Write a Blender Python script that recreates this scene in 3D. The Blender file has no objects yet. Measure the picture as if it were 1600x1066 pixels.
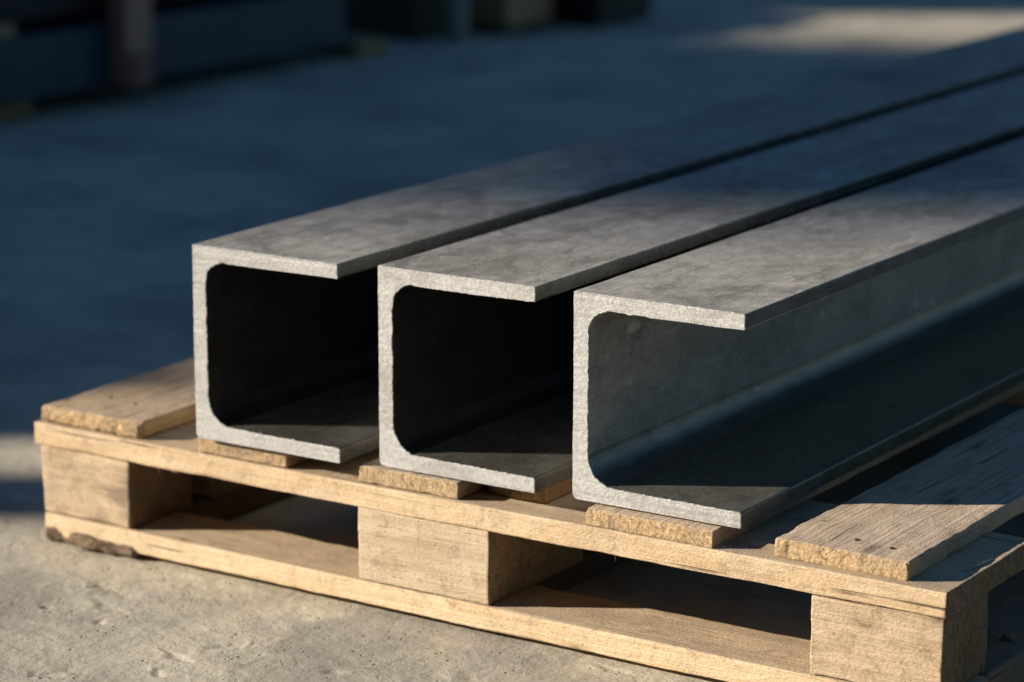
import bpy, math, random
import numpy as np
from mathutils import Vector, Matrix

# ------------------------------------------------------------------ camera, sky, sun, exposure
scene = bpy.context.scene
COL = scene.collection

cam_data = bpy.data.cameras.new("camera")
cam = bpy.data.objects.new("camera", cam_data)
COL.objects.link(cam)
scene.camera = cam
YAW, PITCH, ROLL = 0.5777, 0.2319, 0.0022
fwd = Vector((-math.sin(YAW) * math.cos(PITCH), math.cos(YAW) * math.cos(PITCH), -math.sin(PITCH)))
rgt = Vector((math.cos(YAW), math.sin(YAW), 0))
upv = rgt.cross(fwd)
c_, s_ = math.cos(ROLL), math.sin(ROLL)
rgt, upv = rgt * c_ + upv * s_, upv * c_ - rgt * s_
cam.matrix_world = Matrix(((rgt.x, upv.x, -fwd.x, 1.5468), (rgt.y, upv.y, -fwd.y, -1.6696),
                           (rgt.z, upv.z, -fwd.z, 0.6955), (0, 0, 0, 1)))
cam_data.sensor_width = 36.0
cam_data.lens = 4506.3 / 1600 * 36.0
cam_data.clip_start = 0.05
cam_data.clip_end = 2000
cam_data.dof.use_dof = True
cam_data.dof.focus_distance = 2.00
cam_data.dof.aperture_fstop = 5.0

SUN_EL = math.radians(20.0)
SHADOW_AZ = math.radians(32.0)            # direction (from +X) in which shadows run
sd = Vector((math.cos(SHADOW_AZ) * math.cos(SUN_EL), math.sin(SHADOW_AZ) * math.cos(SUN_EL), -math.sin(SUN_EL)))
world = bpy.data.worlds.new("World")
scene.world = world
world.use_nodes = True
wn = world.node_tree.nodes
sky = wn.new("ShaderNodeTexSky")
sky.sky_type = 'NISHITA'
sky.sun_disc = False
sky.sun_elevation = SUN_EL
sky.sun_rotation = math.atan2(-sd.x, -sd.y) % (2 * math.pi)
sky.air_density = 2.0
sky.dust_density = 0.0
sky.ozone_density = 10.0
world.node_tree.links.new(sky.outputs[0], wn["Background"].inputs[0])
wn["Background"].inputs[1].default_value = 0.05

sun_data = bpy.data.lights.new("sun", 'SUN')
sun_data.energy = 5.0
sun_data.angle = math.radians(0.53)
sun_data.color = (1.0, 0.86, 0.70)
sun = bpy.data.objects.new("sun", sun_data)
COL.objects.link(sun)
sun.rotation_euler = sd.to_track_quat('-Z', 'Y').to_euler()

vs = scene.view_settings
vs.view_transform = 'Standard'
vs.look = 'None'
vs.exposure = 0.92
vs.gamma = 1.0
vs.use_curve_mapping = False
scene.render.engine = 'CYCLES'
scene.cycles.max_bounces = 8
scene.cycles.use_denoising = True
scene.cycles.denoising_input_passes = 'RGB_ALBEDO_NORMAL'
scene.cycles.denoising_prefilter = 'ACCURATE'

rng = random.Random(7)

# ------------------------------------------------------------------ numpy noise
def _hash(ix, iy, iz, seed):
    h = (ix * 374761393 + iy * 668265263 + iz * 2147483647 + seed * 974711) & 0xFFFFFFFF
    h = ((h ^ (h >> 13)) * 1274126177) & 0xFFFFFFFF
    h = ((h ^ (h >> 16)) * 2246822519) & 0xFFFFFFFF
    return ((h ^ (h >> 15)) & 0xFFFFFF) / float(0x7FFFFF) - 1.0

def vnoise(P, seed=0):
    P = np.asarray(P, dtype=np.float64)
    F = np.floor(P); T = P - F
    I = F.astype(np.int64)
    T = T * T * T * (T * (T * 6 - 15) + 10)
    out = 0
    for dx in (0, 1):
        wx = T[:, 0] if dx else 1 - T[:, 0]
        for dy in (0, 1):
            wy = T[:, 1] if dy else 1 - T[:, 1]
            for dz in (0, 1):
                wz = T[:, 2] if dz else 1 - T[:, 2]
                out = out + wx * wy * wz * _hash(I[:, 0] + dx, I[:, 1] + dy, I[:, 2] + dz, seed)
    return out

def fbm(P, oct=3, seed=0):
    a, s, out = 1.0, 1.0, 0
    for k in range(oct):
        out = out + a * vnoise(P * s + 17.3 * k, seed + k)
        a *= 0.5; s *= 2.03
    return out / 1.6

# ------------------------------------------------------------------ object helpers
def mesh_from(name, V, Fc, mats, smooth=True, mat_idx=None):
    me = bpy.data.meshes.new(name)
    me.from_pydata(V.tolist() if hasattr(V, 'tolist') else V, [], Fc.tolist() if hasattr(Fc, 'tolist') else Fc)
    for m in mats:
        me.materials.append(m)
    if smooth:
        me.polygons.foreach_set('use_smooth', [True] * len(me.polygons))
    if mat_idx is not None:
        me.polygons.foreach_set('material_index', mat_idx)
    me.update()
    return me

def link(name, me, parent=None, loc=(0, 0, 0), rotz=0.0, rot=None):
    o = bpy.data.objects.new(name, me)
    COL.objects.link(o)
    o.location = loc
    o.rotation_euler = rot if rot else (0, 0, rotz)
    if parent:
        o.parent = parent
    return o

def tag(o, label=None, cat=None, group=None, kind=None):
    if label: o['label'] = label
    if cat: o['category'] = cat
    if group: o['group'] = group
    if kind: o['kind'] = kind
    return o

def graded(a, b, fine, coarse=None, near='a', reach=0.1):
    """lattice positions from a to b: step `fine` within `reach` of the near end(s), growing to `coarse`."""
    if coarse is None:
        n = max(1, int(round((b - a) / fine)))
        return np.linspace(a, b, n + 1)
    xs = [0.0]; L = b - a
    while xs[-1] < L:
        x = xs[-1]
        d = x if near == 'a' else (L - x if near == 'b' else min(x, L - x))
        st = fine if d < reach else min(coarse, fine * (1 + (d - reach) * 25))
        if near in ('b', 'both') and d >= reach:
            st = min(st, max(fine, d - reach + fine))
        xs.append(x + st)
    xs = np.array(xs); xs *= L / xs[-1]
    return a + xs

def rough_box(size, steps, r0=0.0015, chip=0.003, chip_f=45., amp=0.0003, amp_f=60., end_amp=0.0, seed=0,
              warp=0.0, grain=0.00015, xs=None):
    """A timber piece: box lattice with worn, uneven rounded edges and a rough surface; long axis is local X,
    origin at its centre. end_amp gives torn saw-cut end grain on the X faces."""
    h = np.array(size) / 2.0
    axs = []
    for a in range(3):
        base = xs if (a == 0 and xs is not None) else graded(-h[a], h[a], steps[a])
        e = np.array([0.25, 0.6, 1.0, 1.8]) * r0 * 1.6
        ext = np.concatenate([base, -h[a] + e, h[a] - e])
        ext = np.unique(np.round(ext, 6))
        keep = [ext[0]]
        for v in ext[1:]:
            if v - keep[-1] > 2.2e-4: keep.append(v)
        if keep[-1] != ext[-1]: keep[-1] = ext[-1]
        axs.append(np.array(keep))
    n = [len(a) for a in axs]
    faces = []
    def key(i, j, k): return (i * n[1] + j) * n[2] + k
    for a in range(3):
        b, c = (a + 1) % 3, (a + 2) % 3
        B, Cc = np.meshgrid(np.arange(n[b] - 1), np.arange(n[c] - 1), indexing='ij')
        B = B.ravel(); Cc = Cc.ravel()
        for side in (0, n[a] - 1):
            q = []
            for db, dc in ((0, 0), (1, 0), (1, 1), (0, 1)):
                idx = [None] * 3
                idx[a] = np.full_like(B, side); idx[b] = B + db; idx[c] = Cc + dc
                q.append(key(*idx))
            q = np.stack(q, 1)
            faces.append(q if side else q[:, ::-1])
    Fk = np.concatenate(faces)
    uk, inv = np.unique(Fk.ravel(), return_inverse=True)
    Fc = inv.reshape(Fk.shape)
    I = uk // (n[1] * n[2]); J = (uk // n[2]) % n[1]; K = uk % n[2]
    P = np.stack([axs[0][I], axs[1][J], axs[2][K]], 1)
    off = np.array([seed * 3.17, seed * 1.31, seed * 7.7])
    cn = np.clip(fbm(P * chip_f * np.array([0.6, 1, 1]) + off, 3, seed), 0, 1)
    r = r0 * (1 + 0.5 * vnoise(P * 30 + off, seed + 5)) + chip * cn ** 2
    r = r + 0.5 * r0 * np.clip(vnoise(P * 240 + off, seed + 6), 0, 1) + 0.5 * r0 * np.clip(vnoise(P * 520 + off, seed + 7), 0, 1)
    r = np.minimum(r, 0.45 * h.min() * 2)[:, None]
    inner = np.clip(P, -h + r, h - r)
    d = P - inner
    L = np.linalg.norm(d, axis=1, keepdims=True)
    L[L < 1e-9] = 1
    N = d / L
    multi = (np.abs(d) > 1e-7).sum(1) > 1
    P2 = np.where(multi[:, None], inner + N * r, P)
    disp = amp * fbm(P * amp_f + off, 3, seed + 9)
    gp = P * np.array([25, 900, 900]) + off
    disp += grain * vnoise(gp, seed + 3)
    if end_amp > 0:
        ef = np.abs(N[:, 0]) ** 2
        w1 = vnoise(np.stack([P[:, 1] * 560, P[:, 2] * 90 + P[:, 1] * 60, P[:, 0] * 3], 1) + off, seed + 21)
        w2 = vnoise(np.stack([P[:, 1] * 150, P[:, 2] * 60, P[:, 0] * 3], 1) + off, seed + 22)
        w3 = vnoise(np.stack([P[:, 1] * 800, P[:, 2] * 800, P[:, 0] * 3], 1) + off, seed + 23)
        disp += ef * end_amp * (-0.14 * np.abs(w1) - 0.30 * np.clip(w2, 0, 1) + 0.08 * w3)
    P3 = P2 + N * disp[:, None]
    if warp:
        P3[:, 2] += warp * np.sin(P[:, 0] / max(h[0], .01) * 2.2 + seed)
        P3[:, 1] += warp * 0.7 * np.sin(P[:, 0] / max(h[0], .01) * 1.7 + seed * 2)
    return P3, Fc

# ------------------------------------------------------------------ materials
class NT:
    def __init__(self, name):
        self.m = bpy.data.materials.new(name); self.m.use_nodes = True
        self.t = self.m.node_tree; self.n = self.t.nodes
        self.b = self.n["Principled BSDF"]
    def node(self, ty, **kw):
        x = self.n.new(ty)
        for k, v in kw.items(): setattr(x, k, v)
        return x
    def put(self, sock, v):
        if hasattr(v, 'links') or isinstance(v, bpy.types.NodeSocket): self.t.links.new(v, sock)
        else: sock.default_value = v
    def math(self, op, a, b=0.0, clamp=False):
        x = self.node('ShaderNodeMath', operation=op, use_clamp=clamp)
        self.put(x.inputs[0], a); self.put(x.inputs[1], b); return x.outputs[0]
    def vmath(self, op, a, b):
        x = self.node('ShaderNodeVectorMath', operation=op)
        self.put(x.inputs[0], a); self.put(x.inputs[1], b); return x.outputs[0]
    def mix(self, f, a, b, blend='MIX'):
        x = self.node('ShaderNodeMix', data_type='RGBA', blend_type=blend)
        self.put(x.inputs[0], f); self.put(x.inputs[6], a); self.put(x.inputs[7], b); return x.outputs[2]
    def noise(self, co, scale, detail=4, rough=0.55, dist=0.0):
        x = self.node('ShaderNodeTexNoise')
        self.put(x.inputs['Vector'], co); x.inputs['Scale'].default_value = scale
        x.inputs['Detail'].default_value = detail; x.inputs['Roughness'].default_value = rough
        x.inputs['Distortion'].default_value = dist; return x.outputs[0]
    def vor(self, co, scale, feature='F1', rnd=1.0):
        x = self.node('ShaderNodeTexVoronoi', feature=feature)
        self.put(x.inputs['Vector'], co); x.inputs['Scale'].default_value = scale
        x.inputs['Randomness'].default_value = rnd; return x.outputs['Distance']
    def ramp(self, f, lo, hi, a=0.0, b=1.0):
        x = self.node('ShaderNodeMapRange', interpolation_type='SMOOTHSTEP')
        self.put(x.inputs[0], f); x.inputs[1].default_value = lo; x.inputs[2].default_value = hi
        x.inputs[3].default_value = a; x.inputs[4].default_value = b; return x.outputs[0]
    def bump(self, h, dist, strength=1.0, nrm=None):
        x = self.node('ShaderNodeBump'); x.inputs['Strength'].default_value = strength
        x.inputs['Distance'].default_value = dist; self.put(x.inputs['Height'], h)
        if nrm is not None: self.put(x.inputs['Normal'], nrm)
        return x.outputs[0]
    def objco(self, jitter=40.0):
        tc = self.node('ShaderNodeTexCoord'); oi = self.node('ShaderNodeObjectInfo')
        k = self.math('MULTIPLY', oi.outputs['Random'], jitter)
        cmb = self.node('ShaderNodeCombineXYZ')
        self.put(cmb.inputs[0], k); self.put(cmb.inputs[1], self.math('MULTIPLY', k, 1.7)); self.put(cmb.inputs[2], self.math('MULTIPLY', k, 0.6))
        return tc.outputs['Object'], self.vmath('ADD', tc.outputs['Object'], cmb.outputs[0])
    def scale(self, v, s): return self.vmath('MULTIPLY', v, s)

def C4(c): return (c[0], c[1], c[2], 1.0)

def make_wood(name, light, dark, grey=(0.30, 0.27, 0.235), weather=0.5, stain=0.35, speck=0.0, ring=70, bump=1.0, end=(0.46, 0.29, 0.12), end_mix=0.7, crack=0.8):
    k = NT(name)
    oc, co = k.objco()
    # growth rings about a pith beside the piece
    oi = k.node('ShaderNodeObjectInfo')
    pith = k.node('ShaderNodeCombineXYZ')
    k.put(pith.inputs[1], k.math('MULTIPLY_ADD', oi.outputs['Random'], 0.12)); pith.inputs[2].default_value = 0.055
    wob = k.noise(k.scale(co, (2.2, 14, 14)), 1.0, 3)
    wobv = k.node('ShaderNodeCombineXYZ')
    k.put(wobv.inputs[1], k.math('MULTIPLY', wob, 0.035)); k.put(wobv.inputs[2], k.math('MULTIPLY', wob, 0.02))
    rv = k.vmath('ADD', k.vmath('ADD', k.scale(oc, (0.0, 1, 1)), pith.outputs[0]), wobv.outputs[0])
    wv = k.node('ShaderNodeTexWave', wave_type='RINGS', rings_direction='X', wave_profile='SAW')
    k.put(wv.inputs['Vector'], rv); wv.inputs['Scale'].default_value = ring
    wv.inputs['Distortion'].default_value = 0.6; wv.inputs['Detail'].default_value = 1
    rings = k.ramp(wv.outputs['Fac'], 0.35, 1.0)
    fib = k.noise(k.scale(co, (9, 420, 420)), 1.0, 4, 0.65)
    fib2 = k.noise(k.scale(co, (22, 1300, 1300)), 1.0, 2, 0.6)
    blot = k.noise(k.scale(co, (7, 22, 22)), 1.0, 4, 0.6)
    fine = k.noise(k.scale(co, (0.6, 1, 1)), 620, 4, 0.75)
    f = k.math('ADD', k.math('MULTIPLY', rings, 0.28), k.math('MULTIPLY', k.ramp(fib, 0.36, 0.70), 0.45))
    f = k.math('ADD', f, k.math('MULTIPLY', k.ramp(fine, 0.40, 0.66), 0.5))
    col = k.mix(f, C4(light), C4(dark))
    col = k.mix(k.math('MULTIPLY', k.ramp(blot, 0.5, 0.72), stain), col, C4([c * 0.45 for c in dark]))
    # grey weathering of faces that lay to the sky for years
    geo = k.node('ShaderNodeNewGeometry'); sp = k.node('ShaderNodeSeparateXYZ'); k.put(sp.inputs[0], geo.outputs['Normal'])
    upm = k.ramp(sp.outputs[2], 0.55, 0.9)
    wn_ = k.noise(k.scale(co, (10, 45, 45)), 1.0, 5, 0.65)
    wm = k.math('MULTIPLY', k.math('MULTIPLY', upm, k.ramp(wn_, 0.25, 0.6, 0.45, 1.0)), weather)
    greyv = k.mix(k.ramp(fib, 0.3, 0.7), C4(grey), C4([c * 0.55 for c in grey]))
    col = k.mix(wm, col, greyv)
    # dark checks following the grain
    chk = k.noise(k.scale(co, (5, 190, 190)), 1.0, 2, 0.5)
    chm = k.math('MULTIPLY', k.ramp(chk, 0.68, 0.74), k.ramp(blot, 0.42, 0.55))
    col = k.mix(k.math('MULTIPLY', chm, 0.8), col, C4((0.045, 0.03, 0.02)))
    if speck:
        v = k.vor(co, 230); sm = k.math('MULTIPLY', k.ramp(v, 0.18, 0.10), k.ramp(k.noise(co, 60, 2), 0.5, 0.6))
        col = k.mix(k.math('MULTIPLY', sm, speck), col, C4((0.12, 0.06, 0.025)))
    kn = k.math('ADD', k.vor(k.scale(co, (14, 42, 42)), 1.0), k.math('MULTIPLY', k.math('SUBTRACT', k.noise(co, 120, 3), 0.5), 0.25))
    col = k.mix(k.ramp(kn, 0.30, 0.14, 0, 0.35), col, C4([c * 0.5 for c in dark]))
    col = k.mix(k.ramp(kn, 0.14, 0.06, 0, 0.5), col, C4((0.10, 0.055, 0.025)))
    tone = k.node('ShaderNodeHueSaturation')
    k.put(tone.inputs['Color'], col)
    k.put(tone.inputs['Value'], k.ramp(oi.outputs['Random'], 0, 1, 0.86, 1.06))
    k.put(tone.inputs['Saturation'], k.ramp(k.math('FRACT', k.math('MULTIPLY', oi.outputs['Random'], 7.3)), 0, 1, 0.82, 1.12))
    col = tone.outputs[0]
    # grime: fine mottling, smudges and specks
    mot = k.noise(co, 75, 6, 0.72, 0.8)
    col = k.mix(k.ramp(mot, 0.50, 0.72, 0, 0.55), col, C4([c * 0.42 for c in dark]))
    smu = k.noise(co, 17, 5, 0.65, 1.2)
    col = k.mix(k.ramp(smu, 0.52, 0.74, 0, 0.55 * min(1, stain * 2)), col, C4([c * 0.5 + 0.03 for c in grey]))
    dot = k.math('MULTIPLY', k.ramp(k.vor(co, 330), 0.15, 0.08), k.ramp(k.noise(co, 45, 2), 0.5, 0.6))
    col = k.mix(k.math('MULTIPLY', dot, 0.7), col, C4((0.09, 0.05, 0.025)))
    # sawn ends: darker, open pores and upright cracks
    tcn = k.node('ShaderNodeTexCoord'); sl = k.node('ShaderNodeSeparateXYZ'); k.put(sl.inputs[0], tcn.outputs['Normal'])
    em = k.ramp(k.math('ABSOLUTE', sl.outputs[0]), 0.45, 0.8)
    ecr = k.noise(k.scale(co, (1, 240, 150)), 1.0, 5, 0.75, 1.0); epo = k.noise(co, 520, 4, 0.75)
    ecol = k.mix(k.ramp(epo, 0.35, 0.68), C4([min(1, c * 1.28) for c in end]), C4([c * 0.55 for c in end]))
    ecol = k.mix(k.ramp(ecr, 0.55, 0.68, 0, crack), ecol, C4([c * 0.22 for c in end]))
    ecol = k.mix(k.ramp(smu, 0.45, 0.65, 0, 0.6), ecol, C4([c * 0.5 for c in grey]))
    col = k.mix(k.math('MULTIPLY', em, end_mix), col, ecol)
    k.put(k.b.inputs['Base Color'], col)
    k.put(k.b.inputs['Roughness'], k.ramp(fib, 0.3, 0.7, 0.6, 0.85))
    k.b.inputs['Specular IOR Level'].default_value = 0.25
    hgt = k.math('ADD', k.math('MULTIPLY', fib, 0.8), k.math('MULTIPLY', fib2, 0.45))
    hgt = k.math('ADD', hgt, k.math('MULTIPLY', fine, 0.9))
    hgt = k.math('SUBTRACT', hgt, k.math('MULTIPLY', chm, 1.6))
    hgt = k.math('SUBTRACT', hgt, k.math('MULTIPLY', rings, 0.15))
    hgt = k.math('SUBTRACT', hgt, k.math('MULTIPLY', k.math('MULTIPLY', em, k.ramp(ecr, 0.5, 0.68)), 0.8))
    hgt = k.math('ADD', hgt, k.math('MULTIPLY', mot, 0.5))
    k.put(k.b.inputs['Normal'], k.bump(hgt, 0.0011 * bump))
    return k.m

GRIME = (0.20, 0.125, 0.06)
wood_fresh = make_wood("sawn_pine", (0.715, 0.595, 0.445), (0.56, 0.42, 0.265), weather=0.45, stain=0.28, end=GRIME, end_mix=0.85)
wood_top = make_wood("weathered_pine", (0.56, 0.41, 0.24), (0.38, 0.25, 0.13), grey=(0.58, 0.475, 0.36), weather=0.85, stain=0.4, bump=1.0, end=(0.53, 0.385, 0.22))
wood_block = make_wood("block_pine", (0.71, 0.585, 0.425), (0.54, 0.405, 0.245), weather=0.3, stain=0.3, speck=0.9, ring=45, end=(0.34, 0.22, 0.11), end_mix=0.75, crack=0.4)
wood_stained = make_wood("stained_block_pine", (0.60, 0.455, 0.285), (0.38, 0.26, 0.14), weather=0.3, stain=0.9, speck=0.6, ring=40, end=GRIME, end_mix=0.85, crack=0.4)
wood_under_shade = make_wood("shade_dark_pine", (0.17, 0.12, 0.075), (0.10, 0.065, 0.04), grey=(0.16, 0.13, 0.10), weather=0.5, stain=0.6)  # base darkened to paint in the shade under the pallet
wood_old = make_wood("dirty_and_shaded_pine", (0.36, 0.25, 0.15), (0.22, 0.14, 0.08), weather=0.5, stain=0.6)
bark_mat = make_wood("bark", (0.30, 0.215, 0.135), (0.13, 0.09, 0.06), weather=0.2, stain=0.6, ring=30, bump=2.0, end_mix=0.0)

def make_steel(name, base, rough=(0.36, 0.58), metal=0.55, rust=0.35, spec=0.35):
    """hot-rolled skin; object Y runs along the bar"""
    k = NT(name)
    oc, co = k.objco()
    B = lambda f, t=(1, 1, 1): C4([min(1, c * f * q) for c, q in zip(base, t)])
    big = k.noise(k.scale(co, (11, 5, 11)), 1.0, 4, 0.6)
    mid = k.noise(k.scale(co, (75, 45, 75)), 1.0, 6, 0.7, 0.3)
    fl = k.noise(k.scale(co, (260, 150, 260)), 1.0, 5, 0.72, 0.5)
    fine = k.noise(co, 950, 3, 0.65)
    strk = k.noise(k.scale(co, (330, 3.0, 330)), 1.0, 3, 0.6)           # rolling streaks
    f = k.math('ADD', k.math('MULTIPLY', big, 0.35), k.math('ADD', k.math('MULTIPLY', mid, 0.4), k.math('MULTIPLY', strk, 0.25)))
    col = k.mix(k.ramp(f, 0.40, 0.60), B(0.80), B(1.12))
    smd = k.noise(k.scale(co, (17, 12, 17)), 1.0, 6, 0.62, 1.0)
    col = k.mix(k.ramp(smd, 0.47, 0.66, 0, 0.75), col, B(0.52, (1.0, 0.99, 0.98)))
    col = k.mix(k.ramp(smd, 0.44, 0.32, 0, 0.4), col, B(1.2, (1.05, 1.0, 0.93)))
    col = k.mix(k.ramp(fl, 0.52, 0.68, 0, 0.45), col, B(0.55))
    col = k.mix(k.ramp(fl, 0.46, 0.34, 0, 0.7), col, B(1.30, (1.03, 1.0, 0.95)))
    col = k.mix(k.ramp(fine, 0.52, 0.72, 0, 0.5), col, B(0.42))
    dust = k.math('MULTIPLY', k.ramp(mid, 0.52, 0.70), k.ramp(big, 0.42, 0.6))
    col = k.mix(k.math('MULTIPLY', dust, 0.4), col, B(1.25, (1.06, 1.0, 0.9)))
    rn = k.noise(k.scale(co, (46, 24, 46)), 1.0, 6, 0.75)
    col = k.mix(k.math('MULTIPLY', k.ramp(rn, 0.62, 0.74), rust), col, B(0.55, (1.5, 0.95, 0.6)))
    pit = k.math('MULTIPLY', k.ramp(k.vor(co, 190), 0.20, 0.10), k.ramp(k.noise(co, 40, 3), 0.50, 0.58))
    col = k.mix(k.math('MULTIPLY', pit, 0.7), col, B(0.3))
    scm = None
    for rot, sc_ in ((0.5, (700, 26, 40)), (-0.9, (900, 34, 40)), (1.3, (800, 30, 40))):
        sc = k.node('ShaderNodeMapping'); k.put(sc.inputs[0], co); sc.inputs['Rotation'].default_value = (0, 0, rot); sc.inputs['Scale'].default_value = sc_
        one = k.ramp(k.noise(sc.outputs[0], 1.0, 1, 0.5), 0.69, 0.76)
        scm = one if scm is None else k.math('MAXIMUM', scm, one)
    scm = k.math('MULTIPLY', scm, k.ramp(k.noise(co, 15, 3), 0.46, 0.58))
    col = k.mix(k.math('MULTIPLY', scm, 0.8), col, B(1.75))
    k.put(k.b.inputs['Base Color'], col)
    k.b.inputs['Metallic'].default_value = metal
    k.b.inputs['Specular IOR Level'].default_value = spec
    k.put(k.b.inputs['Roughness'], k.ramp(k.math('ADD', f, k.math('MULTIPLY', dust, 0.2)), 0.38, 0.66, rough[0], rough[1]))
    hgt = k.math('ADD', k.math('MULTIPLY', fl, 0.35), k.math('MULTIPLY', fine, 0.3))
    hgt = k.math('SUBTRACT', hgt, k.math('MULTIPLY', pit, 0.6))
    k.put(k.b.inputs['Normal'], k.bump(hgt, 0.0007))
    return k.m

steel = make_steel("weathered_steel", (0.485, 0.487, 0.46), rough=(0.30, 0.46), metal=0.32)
scale_shade_steel = make_steel("mill_scale_and_shade_flange", (0.125, 0.128, 0.116), rough=(0.22, 0.34), metal=0.3, rust=0.2, spec=0.5)  # darker inner flange scale; also paints shade on the flange edges
scale_shade_black = make_steel("shade_black_scale", (0.028, 0.029, 0.029), rough=(0.28, 0.42), metal=0.3, rust=0.15)  # near-black base paints the shade inside the left and middle channels
scale_sky_fillet = make_steel("sky_tinted_fillet_scale", (0.16, 0.172, 0.18), rough=(0.28, 0.40), metal=0.65, rust=0.1)  # bluish base strengthens the sky reflection along the right channel's fillet
scale_lit_web = make_steel("lit_web_scale", (0.36, 0.36, 0.335), rough=(0.34, 0.5), metal=0.15, rust=0.35)  # lighter base paints in the side light on the right channel's web

def make_cut_steel():
    k = NT("cut_steel_end")
    oc, co = k.objco()
    a = k.noise(co, 420, 5, 0.7); b = k.noise(co, 1500, 3, 0.6); g = k.noise(co, 45, 5, 0.65)
    saw = k.node('ShaderNodeMapping'); k.put(saw.inputs[0], co); saw.inputs['Rotation'].default_value = (0, 0.9, 0); saw.inputs['Scale'].default_value = (900, 40, 70)
    sn = k.noise(saw.outputs[0], 1.0, 3, 0.6)
    col = k.mix(k.ramp(a, 0.3, 0.7), C4((0.34, 0.355, 0.36)), C4((0.51, 0.53, 0.54)))
    col = k.mix(k.ramp(g, 0.45, 0.65, 0, 0.5), col, C4((0.26, 0.26, 0.25)))
    v = k.vor(co, 300)
    col = k.mix(k.math('MULTIPLY', k.ramp(v, 0.16, 0.08), k.ramp(k.noise(co, 120, 2), 0.52, 0.62)), col, C4((0.2, 0.18, 0.16)))
    k.put(k.b.inputs['Base Color'], col)
    k.b.inputs['Metallic'].default_value = 0.25
    k.put(k.b.inputs['Roughness'], k.ramp(b, 0.3, 0.7, 0.45, 0.7))
    h = k.math('ADD', k.math('MULTIPLY', a, 0.9), k.math('ADD', k.math('MULTIPLY', b, 0.4), k.math('MULTIPLY', sn, 0.04)))
    k.put(k.b.inputs['Normal'], k.bump(h, 0.0006))
    return k.m
cut_steel = make_cut_steel()

def make_concrete():
    k = NT("yard_concrete")
    tc = k.node('ShaderNodeTexCoord'); co = tc.outputs['Object']
    big = k.noise(co, 1.6, 5, 0.55); mid = k.noise(k.scale(co, (1, 1.5, 1)), 9, 6, 0.62, 0.6); fine = k.noise(co, 90, 6, 0.7); gr = k.noise(co, 800, 3, 0.7)
    col = k.mix(k.ramp(mid, 0.3, 0.7), C4((0.40, 0.38, 0.305)), C4((0.54, 0.51, 0.415)))
    col = k.mix(k.ramp(big, 0.42, 0.68, 0, 0.5), col, C4((0.31, 0.30, 0.26)))
    st = k.noise(k.scale(co, (1.0, 1.0, 1)), 16, 4, 0.6, 1.0)
    col = k.mix(k.ramp(st, 0.54, 0.70, 0, 0.5), col, C4((0.255, 0.252, 0.23)))
    col = k.mix(k.ramp(fine, 0.5, 0.75, 0, 0.3), col, C4((0.25, 0.22, 0.18)))
    col = k.mix(k.ramp(gr, 0.56, 0.75, 0, 0.3), col, C4((0.19, 0.175, 0.15)))
    pat = k.noise(co, 4.2, 4, 0.6, 0.8)
    col = k.mix(k.ramp(pat, 0.48, 0.62, 0, 0.7), col, C4((0.265, 0.26, 0.235)))
    col = k.mix(k.ramp(pat, 0.46, 0.34, 0, 0.4), col, C4((0.56, 0.52, 0.42)))
    lite = k.noise(co, 130, 3, 0.6)
    col = k.mix(k.ramp(lite, 0.62, 0.74, 0, 0.5), col, C4((0.56, 0.53, 0.47)))
    v = k.vor(co, 150); pit = k.math('MULTIPLY', k.ramp(v, 0.26, 0.12), k.ramp(k.noise(co, 28, 3), 0.54, 0.62))
    col = k.mix(k.math('MULTIPLY', pit, 0.75), col, C4((0.07, 0.055, 0.04)))
    k.put(k.b.inputs['Base Color'], col)
    k.put(k.b.inputs['Roughness'], k.ramp(mid, 0.3, 0.7, 0.62, 0.88))
    k.b.inputs['Specular IOR Level'].default_value = 0.35
    h = k.math('ADD', k.math('MULTIPLY', fine, 0.0016), k.math('MULTIPLY', gr, 0.0003))
    h = k.math('ADD', h, k.math('MULTIPLY', mid, 0.0022))
    h = k.math('ADD', h, k.math('MULTIPLY', lite, 0.0005))
    h = k.math('SUBTRACT', h, k.math('MULTIPLY', pit, 0.0012))
    k.put(k.b.inputs['Normal'], k.bump(h, 1.0))
    return k.m
concrete = make_concrete()

def make_plain(name, a, b, rough=0.6, metal=0.0, scale=14, bump=0.0006):
    k = NT(name)
    oc, co = k.objco()
    n1 = k.noise(co, scale, 5, 0.6); n2 = k.noise(co, scale * 14, 3, 0.6)
    f = k.math('ADD', k.math('MULTIPLY', n1, 0.7), k.math('MULTIPLY', n2, 0.3))
    k.put(k.b.inputs['Base Color'], k.mix(k.ramp(f, 0.35, 0.65), C4(a), C4(b)))
    k.b.inputs['Roughness'].default_value = rough; k.b.inputs['Metallic'].default_value = metal
    k.put(k.b.inputs['Normal'], k.bump(f, bump))
    return k.m
pink_wood = make_plain("reddish_timber", (0.40, 0.21, 0.14), (0.50, 0.28, 0.19), 0.8)
pebble_mat = make_plain("brown_stone", (0.17, 0.125, 0.09), (0.28, 0.215, 0.16), 0.8, 0, 260, 0.0008)
brown_wood = make_plain("brown_timber", (0.30, 0.19, 0.10), (0.40, 0.26, 0.15), 0.8)
rusty = make_plain("rusty_nail", (0.05, 0.025, 0.015), (0.12, 0.06, 0.03), 0.7, 0.4, 300, 0.0003)
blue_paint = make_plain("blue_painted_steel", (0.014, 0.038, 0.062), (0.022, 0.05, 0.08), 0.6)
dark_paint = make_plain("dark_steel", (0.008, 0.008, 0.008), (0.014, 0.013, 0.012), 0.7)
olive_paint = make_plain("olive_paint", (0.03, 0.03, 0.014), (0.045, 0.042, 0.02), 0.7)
pale_metal = make_plain("pale_grey_metal", (0.18, 0.19, 0.17), (0.24, 0.24, 0.21), 0.5, 0.2)
brick_mat = make_plain("rust_red_primer", (0.20, 0.10, 0.075), (0.26, 0.14, 0.10), 0.8)
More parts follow.
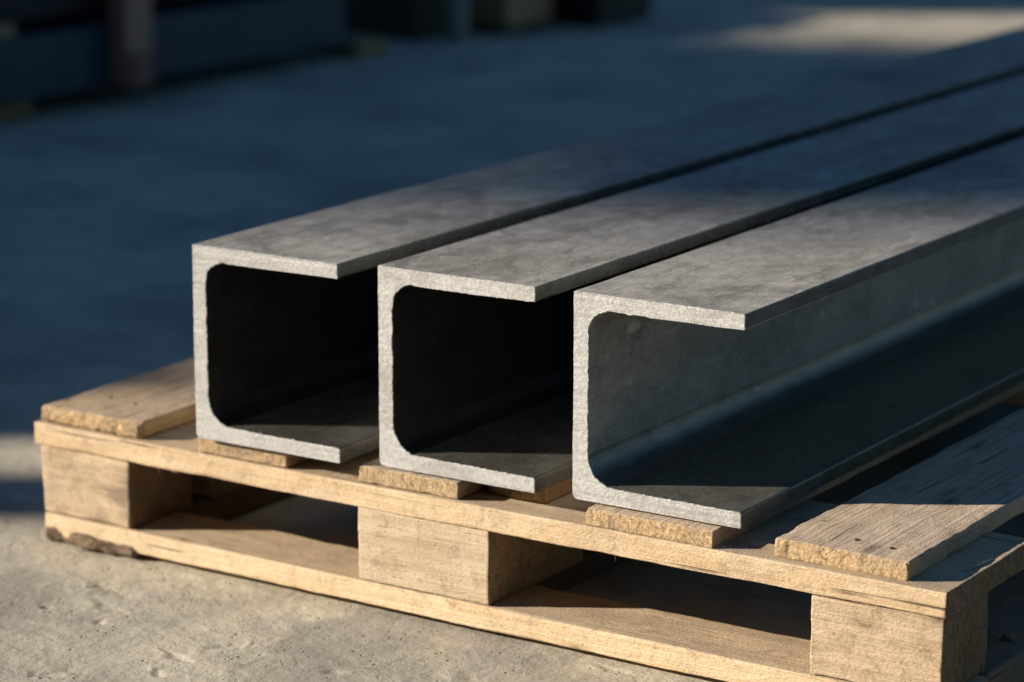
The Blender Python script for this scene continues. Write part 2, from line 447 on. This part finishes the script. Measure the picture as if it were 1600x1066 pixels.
render_wall = make_plain("rendered_wall", (0.28, 0.27, 0.26), (0.36, 0.35, 0.33), 0.9, 0, 3, 0.004)
roof_mat = make_plain("dark_roof_sheet", (0.09, 0.09, 0.1), (0.13, 0.13, 0.14), 0.7)

# ------------------------------------------------------------------ ground
def build_ground():
    def axis(lo, hi):
        mid = np.arange(lo, hi + 1e-6, 0.002)
        up = [hi]; st = 0.006
        while up[-1] < 150: up.append(up[-1] + st); st *= 1.22
        dn = [lo]; st = 0.006
        while dn[-1] > -150: dn.append(dn[-1] - st); st *= 1.22
        return np.concatenate([np.array(dn[1:])[::-1], mid, np.array(up[1:])])
    ax = axis(-0.08, 0.86); ay = axis(-0.42, 0.10)
    X, Y = np.meshgrid(ax, ay, indexing='ij')
    P = np.stack([X.ravel(), Y.ravel(), np.zeros(X.size)], 1)
    near = np.exp(-np.maximum(0, np.hypot(P[:, 0] - 0.4, P[:, 1] + 0.2) - 0.7) * 3)
    z = near * (0.0007 * fbm(P * 11, 3, 3) + 0.00035 * fbm(P * 70, 3, 4))
    # spalled chips: a pit with a raised lip
    r = random.Random(5)
    for i in range(46):
        cx, cy = r.uniform(0.0, 0.8), r.uniform(-0.40, 0.0)
        a = r.uniform(0, 3.14); s = r.uniform(0.0022, 0.006) * (1 + (i % 9 == 0) * 0.5); e = r.uniform(1.4, 4.0)
        dx, dy = P[:, 0] - cx, P[:, 1] - cy
        m = (np.abs(dx) < 0.05) & (np.abs(dy) < 0.05)
        u = (dx[m] * math.cos(a) + dy[m] * math.sin(a)) / e; v = -dx[m] * math.sin(a) + dy[m] * math.cos(a)
        rag = 1 + 0.45 * vnoise(np.stack([dx[m] * 330, dy[m] * 330, np.full(m.sum(), i * 1.7)], 1), 8)
        d = np.hypot(u, v) / s * rag
        z[m] += -0.0013 * np.clip(1.5 - d, 0, 1) + 0.0010 * np.exp(-((u / s - 1.1) ** 2 + (v / s - .5) ** 2) * 2.0)
    P[:, 2] = z - 0.0015
    nx, ny = len(ax), len(ay)
    I, J = np.meshgrid(np.arange(nx - 1), np.arange(ny - 1), indexing='ij')
    I = I.ravel(); J = J.ravel()
    F = np.stack([I * ny + J, (I + 1) * ny + J, (I + 1) * ny + J + 1, I * ny + J + 1], 1)
    o = link('ground', mesh_from('ground', P, F, [concrete]))
    tag(o, kind='structure', label='worn grey concrete yard with pits and stains')
build_ground()

# ------------------------------------------------------------------ pallet
ZB0 = 0.0048                     # underside of the front bottom board
ZB1 = 0.0230                     # top of the bottom boards / underside of blocks
ZC0 = 0.0800                     # underside of the cross boards
ZC1 = 0.0987                     # top of the cross boards
ZT = 0.1125                      # top of the deck boards = underside of the channels
PAL_L = 2.1

pallet = bpy.data.objects.new('wooden_pallet', None)
COL.objects.link(pallet)
tag(pallet, 'pale pine block pallet with weathered deck boards, carrying the steel channels', 'pallet')
_seed = [11]
def piece(name, x0, x1, y0, y1, z0, z1, mat, along='x', step=0.003, **kw):
    """one timber of the pallet; the grain runs along `along`"""
    _seed[0] += 1
    cx, cy, cz = (x0 + x1) / 2, (y0 + y1) / 2, (z0 + z1) / 2
    if along == 'x':
        size = (x1 - x0, y1 - y0, z1 - z0); rz = 0.0
    else:
        size = (y1 - y0, x1 - x0, z1 - z0); rz = math.pi / 2
    yb = kw.pop('yaw', 0.0); xs = kw.pop('xs', None); st2 = kw.pop('step2', None); st3 = kw.pop('step3', 0.0022)
    V, F = rough_box(size, (step, st2 or step, st3), seed=_seed[0], xs=xs, **kw)
    return link(name, mesh_from(name, V, F, [mat]), pallet, (cx, cy, cz), rz + yb)

# cross boards carrying the deck
piece('cross_board', -0.001, 0.800, 0.000, 0.145, ZC0 + .0003, ZC1 - .0002, wood_fresh, step=0.003, step2=0.004, step3=0.0017,
      r0=0.0011, chip=0.0035, chip_f=38, amp=0.00055, amp_f=30, end_amp=0.001, warp=0.0006)
for y0 in (0.55, 1.05, 1.55, 1.955):
    piece('cross_board', 0.0, 0.80, y0, y0 + 0.145, ZC0 + .0003, ZC1 - .0002, wood_fresh, step=0.02, step2=0.02, step3=0.006)
# bottom boards
piece('bottom_board', 0.006, 0.806, 0.0005, 0.0645, ZB0, ZB1 - .0002, wood_fresh, step=0.003, step2=0.003, step3=0.0016,
      r0=0.0013, chip=0.0045, chip_f=30, amp=0.0007, amp_f=26, end_amp=0.0012, warp=0.0005)
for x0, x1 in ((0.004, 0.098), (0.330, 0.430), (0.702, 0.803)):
    piece('bottom_board', x0, x1, 0.0665, PAL_L, 0.0003, ZB1 - .0002, wood_old if x0 > 0.6 else wood_under_shade, along='y', step2=0.006, step3=0.004,
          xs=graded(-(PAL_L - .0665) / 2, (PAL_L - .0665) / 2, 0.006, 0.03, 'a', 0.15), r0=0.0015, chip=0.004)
# blocks
def block(x0, x1, y0, y1, fine=True, **kw):
    a = dict(step=0.003 if fine else 0.012, r0=0.0012, chip=0.0035, chip_f=34, amp=0.0006, amp_f=34, end_amp=0.0006)
    a.update({q: v for q, v in kw.items() if q != 'mat'})
    return piece('block', x0, x1, y0, y1, ZB1 + .0002, ZC0 - .0002, kw.pop('mat', wood_block) if 'mat' in kw else wood_block, step3=a['step'], **a)
block(0.0045, 0.0968, 0.0015, 0.080, amp=0.0013, chip=0.009, r0=0.0022, mat=wood_stained)
block(0.3207, 0.4384, 0.0008, 0.132)
block(0.7005, 0.7985, 0.0005, 0.073, amp=0.0010, chip=0.005, mat=wood_stained)
block(0.0045, 0.0968, 0.108, 0.50, fine=False, mat=wood_stained)  # unseen long block, added to stop sun leaking under the pallet
for y0 in (0.57, 1.07, 1.57, 1.97):
    for x0, x1 in ((0.005, 0.097), (0.321, 0.438), (0.70, 0.798)):
        block(x0, x1, y0, y0 + 0.12, fine=False)
# deck boards, ends to the viewer
def deck(x0, x1, y0, z1=ZT, mat=wood_top, yaw=0.0, **kw):
    a = dict(r0=0.0011, chip=0.004, chip_f=70, amp=0.0005, amp_f=40, end_amp=0.0022, warp=0.0)
    a.update(kw)
    L = PAL_L - y0
    return piece('top_board', x0, x1, y0, PAL_L, ZC1 + .0001, z1 - .0002, mat, along='y', step2=0.0016, step3=0.0014,
                 xs=graded(-L / 2, L / 2, 0.0016, 0.03, 'a', 0.03), yaw=yaw, **a)
b1 = deck(0.0030, 0.1089, 0.0025, chip=0.022, end_amp=0.0060, r0=0.0026, amp=0.0011)
deck(0.1683, 0.2545, 0.0005, z1=ZT - .0012)
deck(0.3205, 0.4099, 0.0020, z1=ZT - .0010, end_amp=0.0026)
deck(0.4190, 0.4690, 0.0290, z1=ZT - .0010, mat=wood_old)  # darker timber paints the channel's shade onto this set-back board
deck(0.5204, 0.6234, 0.0008, z1=ZT - .0010)
b6 = deck(0.6667, 0.7678, 0.0090, chip=0.008, end_amp=0.0042, r0=0.0016, amp=0.0008)

# nail heads sunk in the outer deck boards
def nail(board, x, y, z=ZT, r=0.0021):
    V = [(0, 0, 0.0003)]; F = []
    n = 12
    for k in range(n):
        a = k * 2 * math.pi / n; V.append((r * .75 * math.cos(a), r * .75 * math.sin(a), 0.00045))
    for k in range(n):
        a = k * 2 * math.pi / n; V.append((r * math.cos(a), r * math.sin(a), -0.0012))
    for k in range(n):
        F.append((0, 1 + k, 1 + (k + 1) % n)); F.append((1 + k, 1 + n + k, 1 + n + (k + 1) % n, 1 + (k + 1) % n))
    o = link('nail_head', mesh_from('nail_head', V, F, [rusty]), board)
    o.matrix_parent_inverse = Matrix()
    lx, ly = x - board.location.x, y - board.location.y
    o.location = (ly, -lx, z - board.location.z - 0.0002)      # boards lie turned by 90 degrees
nail(b6, 0.716, 0.036); nail(b6, 0.7445, 0.0315); nail(b6, 0.683, 0.045, r=.0015)
nail(b1, 0.036, 0.052); nail(b1, 0.066, 0.047)

# strip of bark left on the lower edge of the front bottom board, at its left end
def bark():
    V, F = rough_box((0.094, 0.016, 0.0130), (0.0014, 0.0014, 0.0012), r0=0.004, chip=0.005, amp=0.0030, amp_f=75, seed=77)
    t = (V[:, 0] + 0.047) / 0.094
    V[:, 2] -= 0.004 * t * np.clip(V[:, 2] / 0.006, 0, 1)
    V[:, 1] += 0.003 * np.sin(t * 9.0) + 0.002 * (1 - t)
    o = link('bark_strip', mesh_from('bark_strip', V, F, [bark_mat]), pallet, (0.055, 0.0035, 0.0066), 0.0)
    o['label'] = 'grey brown strip of bark under the left end of the bottom board'
bark()
# splinters
def splinter(x, y, z, L, w, rot, mat=wood_fresh):
    V = [(-L / 2, 0, 0), (-L * .1, w, 0), (L / 2, 0, 0), (-L * .1, -w, 0), (-L * .1, 0, w), (-L * .1, 0, -w * .6)]
    F = [(0, 1, 4), (1, 2, 4), (2, 3, 4), (3, 0, 4), (1, 0, 5), (2, 1, 5), (3, 2, 5), (0, 3, 5)]
    link('splinter', mesh_from('splinter', V, F, [mat], smooth=False), pallet, (x, y, z), rot=rot)
splinter(0.128, 0.001, 0.0765, 0.010, 0.0006, (0.3, 1.2, 0.4)); splinter(0.115, 0.002, 0.079, 0.006, 0.0005, (0.1, 0.6, 1.0))
splinter(0.143, 0.001, 0.0787, 0.007, 0.0005, (0.4, 0.4, 0.2)); splinter(0.545, 0.001, 0.0785, 0.006, 0.0005, (0, 1.3, 0))
splinter(0.7935, 0.075, 0.0995, 0.040, 0.0016, (0, 0.05, 1.50)); splinter(0.790, 0.050, 0.0992, 0.016, 0.0008, (0, -0.1, 0.9))
splinter(0.677, 0.062, 0.1130, 0.012, 0.0008, (0, 0.1, 0.5)); splinter(0.757, 0.02, 0.0992, 0.02, .0008, (0, -.1, .4))

# ------------------------------------------------------------------ steel channels
CH_H, CH_B, TF, TW = 0.1518, 0.1362, 0.0114, 0.0128
def channel_profile(step=0.0011):
    """outline of the section in (x, z), counter-clockwise from the outer lower heel"""
    pts = []
    def arc(cx, cz, r, a0, a1, n):
        for i in range(n + 1):
            a = math.radians(a0 + (a1 - a0) * i / n); pts.append((cx + r * math.cos(a), cz + r * math.sin(a)))
    ro = 0.0045
    arc(ro, ro, ro, 180, 270, 7)                         # outer heel, lower
    arc(CH_B - 0.0008, 0.0008, 0.0008, 270, 360, 3)
    arc(CH_B - 0.0012, TF - 0.0012, 0.0012, 0, 90, 3)
    r2 = 0.023                                           # lower inner fillet, generous
    arc(TW + r2, TF + 0.0010 + r2, r2, 270, 180, 16)
    r1 = 0.017
    arc(TW + r1, CH_H - TF - 0.0006 - r1, r1, 180, 90, 14)
    arc(CH_B - 0.0012, CH_H - TF + 0.0012, 0.0012, 270, 360, 3)
    arc(CH_B - 0.0008, CH_H - 0.0008, 0.0008, 0, 90, 3)
    arc(0.0012, CH_H - 0.0012, 0.0012, 90, 180, 4)
    P = np.array(pts)
    out = []
    for a, b in zip(P, np.roll(P, -1, 0)):
        n = max(1, int(np.linalg.norm(b - a) / step))
        for i in range(n): out.append(a + (b - a) * i / n)
    return np.array(out)

PROF = channel_profile()
def offset_normals(P):
    T = np.roll(P, -1, 0) - np.roll(P, 1, 0)
    T /= np.maximum(np.linalg.norm(T, axis=1, keepdims=True), 1e-9)
    return np.stack([T[:, 1], -T[:, 0]], 1)              # outward for a counter-clockwise outline
PN = offset_normals(PROF)

def make_channel(seed, length, web_mat, split):
    n = len(PROF)
    ys = [0.0, 0.0005, 0.0014, 0.003, 0.006]
    ys = ys + list(graded(0.01, length, 0.006, 0.05, 'a', 0.03))
    V = []
    r = np.random.RandomState(seed)
    idx = np.arange(n)
    p3 = lambda f, y, s: vnoise(np.stack([PROF[:, 0] * f, PROF[:, 1] * f, np.full(n, y * f)], 1) + s, seed)
    inner = (PROF[:, 0] > TW * .8) & (PROF[:, 1] > TF * .8) & (PROF[:, 1] < CH_H - TF * .8)
    for q, y in enumerate(ys):
        k = math.exp(-y / 0.0022)                        # raggedness of the cut dies out along the bar
        jit = k * (0.00033 * p3(520, y * .3, 3) + 0.00022 * p3(160, y * .3, 9)) * (np.where(inner, 1.5, 0.45))
        inset = -0.0005 if q == 0 else 0.0
        wob = 0.00022 * p3(28, y, 4)
        d = (inset + jit + wob)[:, None] * PN
        # small notch where the upper fillet runs into the flange
        nd = np.hypot(PROF[:, 0] - (TW + 0.0165), PROF[:, 1] - (CH_H - TF - 0.0006))
        d = d + (-0.0016 * k * np.exp(-(nd / 0.0016) ** 2))[:, None] * PN
        P = PROF + d
        yj = (0.00012 * p3(420, 0.0, 1) * k) if q < 3 else 0
        V.append(np.stack([P[:, 0], np.full(n, y) + yj, P[:, 1]], 1))
    m = len(ys)
    V = np.concatenate(V)
    F = []; MI = []
    for q in range(m - 1):
        a = q * n
        for i in range(n):
            j = (i + 1) % n
            F.append((a + i, a + j, a + n + j, a + n + i)); MI.append(1 if q < 1 else ((2 if PROF[i, 0] > CH_B - 0.0004 and PROF[j, 0] > CH_B - 0.0004 else 0) if not (inner[i] and inner[j]) else (3 if PROF[i, 1] > split else (4 if split > TF + 0.01 and PROF[i, 1] > TF + 0.0016 else 2))))  # flange edges share the dark inner flange slot, painting their shade
    from mathutils.geometry import tessellate_polygon
    tri = tessellate_polygon([[Vector((p[0], p[1], 0)) for p in PROF]])
    for t in tri:
        p0, p1, p2 = PROF[t[0]], PROF[t[1]], PROF[t[2]]
        ccw = ((p1[0] - p0[0]) * (p2[1] - p0[1]) - (p1[1] - p0[1]) * (p2[0] - p0[0])) > 0
        t = t if ccw else t[::-1]
        F.append(tuple(t)); MI.append(1)                              # front cap looks to -y
        F.append(tuple((m - 1) * n + i for i in t[::-1])); MI.append(1)
    me = mesh_from('steel_channel', V, F, [steel, cut_steel, scale_shade_steel, web_mat, scale_sky_fillet], smooth=True, mat_idx=MI)
    sm = [True] * len(F)
    caps = len(tri) * 2
    for i in range(len(F) - caps, len(F)): sm[i] = False
    me.polygons.foreach_set('use_smooth', sm)
    return me

CH_LEN = 3.4
for i, (x, y, lab) in enumerate((
        (0.1734, -0.0075, 'left grey steel channel beside the bare deck board, its mouth facing the middle channel'),
        (0.3371, 0.0060, 'middle grey steel channel lying between the two other channels'),
        (0.5025, 0.0115, 'right grey steel channel, nearest the viewer, its whole hollow side open to view'))):
    me = make_channel(31 + i, CH_LEN, scale_lit_web if i == 2 else scale_shade_black, TF + (0.022 if i == 2 else 0.0016))
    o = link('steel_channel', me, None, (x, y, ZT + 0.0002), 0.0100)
    tag(o, lab, 'steel channel', 'steel channels on the pallet')

# ------------------------------------------------------------------ simple solids for the yard around
def box_mesh(name, size, mat, bevel=0.004):
    import bmesh
    bm = bmesh.new()
    bmesh.ops.create_cube(bm, size=1.0)
    for v in bm.verts: v.co = Vector((v.co.x * size[0], v.co.y * size[1], v.co.z * size[2]))
    if bevel: bmesh.ops.bevel(bm, geom=bm.edges[:], offset=bevel, segments=2, affect='EDGES', profile=0.6)
    me = bpy.data.meshes.new(name); bm.to_mesh(me); bm.free(); me.materials.append(mat)
    return me
def solid(name, x0, x1, y0, y1, z0, z1, mat, parent=None, bevel=0.004):
    return link(name, box_mesh(name, (x1 - x0, y1 - y0, z1 - z0), mat, bevel), parent,
                ((x0 + x1) / 2, (y0 + y1) / 2, (z0 + z1) / 2))
def empty(name, loc=(0, 0, 0), rz=0.0):
    o = bpy.data.objects.new(name, None); COL.objects.link(o); o.location = loc; o.rotation_euler = (0, 0, rz)
    return o

# ------------------------------------------------------------------ blurred stock at the back of the yard
st = empty('beam_stack')
tag(st, 'blurred stack of blue painted steel beams on low timber bearers, upper left', 'beam stack')
AX = -1.50
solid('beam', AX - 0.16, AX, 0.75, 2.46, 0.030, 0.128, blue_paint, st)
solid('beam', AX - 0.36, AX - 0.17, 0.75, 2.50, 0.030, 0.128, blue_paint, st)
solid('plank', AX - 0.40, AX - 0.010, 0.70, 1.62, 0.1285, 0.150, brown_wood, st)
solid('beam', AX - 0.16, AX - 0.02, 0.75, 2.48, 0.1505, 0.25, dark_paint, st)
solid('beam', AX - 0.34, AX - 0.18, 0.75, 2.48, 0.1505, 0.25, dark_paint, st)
for y in (0.95, 1.62, 2.53):
    solid('bearer', AX - 0.42, AX - (0.02 if y < 2 else -0.01), y - 0.045, y + 0.045, 0.0, 0.0295, wood_old, st)
solid('upright_post', AX + 0.002, AX + 0.040, 1.820, 1.885, 0.030, 0.30, pink_wood, st)
solid('post_foot', AX + 0.0405, AX + 0.046, 1.824, 1.881, 0.030, 0.085, brick_mat, st)

cr = empty('olive_crate')
tag(cr, 'dark olive blurred crate standing behind the end of the blue beam stack', 'crate')
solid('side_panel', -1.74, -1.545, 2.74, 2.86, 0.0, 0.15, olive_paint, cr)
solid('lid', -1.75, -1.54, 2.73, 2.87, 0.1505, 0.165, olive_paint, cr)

def tube(name, r, h, mat, n=24):
    V = []; F = []
    for z, rr in ((0, r), (0.004, r * 1.0), (h, r), (h, r * .86), (0.01, r * .86)):
        for k in range(n):
            a = 2 * math.pi * k / n; V.append((rr * math.cos(a), rr * math.sin(a), z))
    for q in range(4):
        for k in range(n):
            F.append((q * n + k, q * n + (k + 1) % n, (q + 1) * n + (k + 1) % n, (q + 1) * n + k))
    F.append(tuple(4 * n + k for k in range(n))); F.append(tuple(k for k in reversed(range(n))))
    return mesh_from(name, V, F, [mat])
pp = link('standing_pipe', tube('standing_pipe', 0.020, 0.2, pale_metal), None, (-1.475, 2.775, 0.0))
tag(pp, 'pale grey blurred pipe standing upright beside the olive crate', 'pipe')
bx = empty('wooden_box')
tag(bx, 'brown blurred wooden box on dark runners behind the pale pipe', 'box')
for k in range(2):
    solid('board', -1.62, -1.445, 2.90, 3.06, 0.016 + k * 0.065, 0.080 + k * 0.065, brown_wood, bx)
for x in (-1.58, -1.475): solid('runner', x - .02, x + .02, 2.91, 3.05, 0.0, 0.0155, dark_paint, bx)
bn = empty('dark_bin')
tag(bn, 'black blurred bin standing at the edge of the sunlit strip of ground', 'bin')
solid('tub', -1.60, -1.37, 3.11, 3.32, 0.006, 0.11, dark_paint, bn, 0.01)
solid('rim', -1.61, -1.36, 3.10, 3.33, 0.1105, 0.125, dark_paint, bn, 0.004)
for x, y in ((-1.58, 3.13), (-1.39, 3.13), (-1.58, 3.30), (-1.39, 3.30)):
    solid('foot', x - .015, x + .015, y - .015, y + .015, 0.0, 0.0055, dark_paint, bn, 0.001)

# a pebble on the right-hand bottom board
pv, pf = rough_box((0.0085, 0.007, 0.006), (0.001, 0.001, 0.001), r0=0.0026, chip=0.001, amp=0.0007, amp_f=260, seed=5)
pb = link('pebble', mesh_from('pebble', pv, pf, [pebble_mat]), None, (0.785, 0.142, ZB1 + 0.0026), 0.6)
tag(pb, 'small grey brown pebble lying on the bottom board at the right', 'pebble')

# ------------------------------------------------------------------ unseen buildings, added to shade the yard and cut sky light
dirv = Vector((math.cos(SHADOW_AZ), math.sin(SHADOW_AZ), 0))
TE = math.tan(SUN_EL)
def shade_caster(name, label, cat, dist, blocks):
    """blocks are laid out from the side turned to the sun: s runs towards the yard, q along the front"""
    root = empty(name, -dirv * dist, SHADOW_AZ)
    tag(root, label, cat)
    for nm, s0, s1, q0, q1, z0, z1, m in blocks:
        solid(nm, s0, s1, q0, q1, z0, z1, m, root, 0)
    return root
DW, DY = 38.0, 8.0
shade_caster('far_shade_caster', 'unseen added building, far left, shaped to cast the soft shade over the yard', 'added light blocker', DW, [  # added occluder; its edges are placed for the shade on the channels
    ('upper_wall', 0.0, 1.5, -0.02, 3.17, DW * TE + 0.26, (DW - 1.5 + 3.0) * TE, render_wall),
    ('lower_wall', 0.0, 0.5, 0.45, 3.17, 0.0, DW * TE + 0.259, render_wall),
    ('roof', 0.0, 1.5, -0.019, 3.17, (DW + 1.5) * TE + .001, (DW + 1.5) * TE + .1, roof_mat)])
shade_caster('slotted_shade_caster', 'unseen added wall with a narrow slot, shaped to let a strip of sun through', 'wall', DY, [  # added occluder; the slot is cut for the sun strip on the ground
    ('wall_end', 0.0, 0.3, 0.050, 0.200, 0.0, DY * TE + 0.05, render_wall),
    ('wall_panel', 0.0, 0.3, 0.305, 2.92, 0.0, DY * TE + 0.12, render_wall)])
shade_caster('low_shade_caster', 'unseen added low building that trims the sunlit patch at the back', 'added light blocker', 22.0, [  # added occluder, height set by where the far sun patch begins
    ('wall', 0.0, 1.2, 2.93, 3.60, 0.0, (22.0 - 1.2 + 0.85) * TE, render_wall)])
shade_caster('long_shade_caster', 'unseen added long building that bounds the sunlit patch at the back', 'added light blocker', 15.0, [  # added occluder closing the far side of the sun patch
    ('wall', 0.0, 4.0, 3.62, 20.0, 0.0, (15 - 4 + 2.6) * TE, render_wall), ('roof', 0.0, 4.0, 3.62, 20.0, (15 - 4 + 2.6) * TE + .001, (15 - 4 + 2.6) * TE + .1, roof_mat)])
shade_caster('front_shade_caster', 'unseen added building, left towards the viewer, that narrows the sunlit band', 'added light blocker', 13.0, [  # added occluder limiting the lit ground, so less light bounces
    ('wall', 0.0, 4.0, -22.0, -0.75, 0.0, 13.0, render_wall), ('roof', 0.0, 4.0, -22.0, -0.75, 13.001, 13.2, roof_mat)])
rear_blocker = empty('rear_sky_blocker', (-5.6, 8.6, 0.0), YAW)  # added out of view to hold back sky light from the rear
tag(rear_blocker, 'unseen added dark building beyond the blurred stock that cuts sky light', 'added light blocker')
solid('wall', -18, 5, 0.0, 6.0, 0.0, 11.0, roof_mat, rear_blocker, 0)
solid('roof', -18.2, 5.2, -0.2, 6.2, 11.001, 11.2, dark_paint, rear_blocker, 0)
viewer_blocker = empty('viewer_sky_blocker', (4.6, -6.6, 0.0), YAW)  # added out of view to hold back sky light from the front
tag(viewer_blocker, 'unseen added dark building behind the viewer that cuts sky light', 'added light blocker')
solid('wall', -10, 8, -6.0, 0.0, 0.0, 11.0, roof_mat, viewer_blocker, 0)
solid('roof', -10.2, 8.2, -6.2, 0.2, 11.001, 11.3, dark_paint, viewer_blocker, 0)
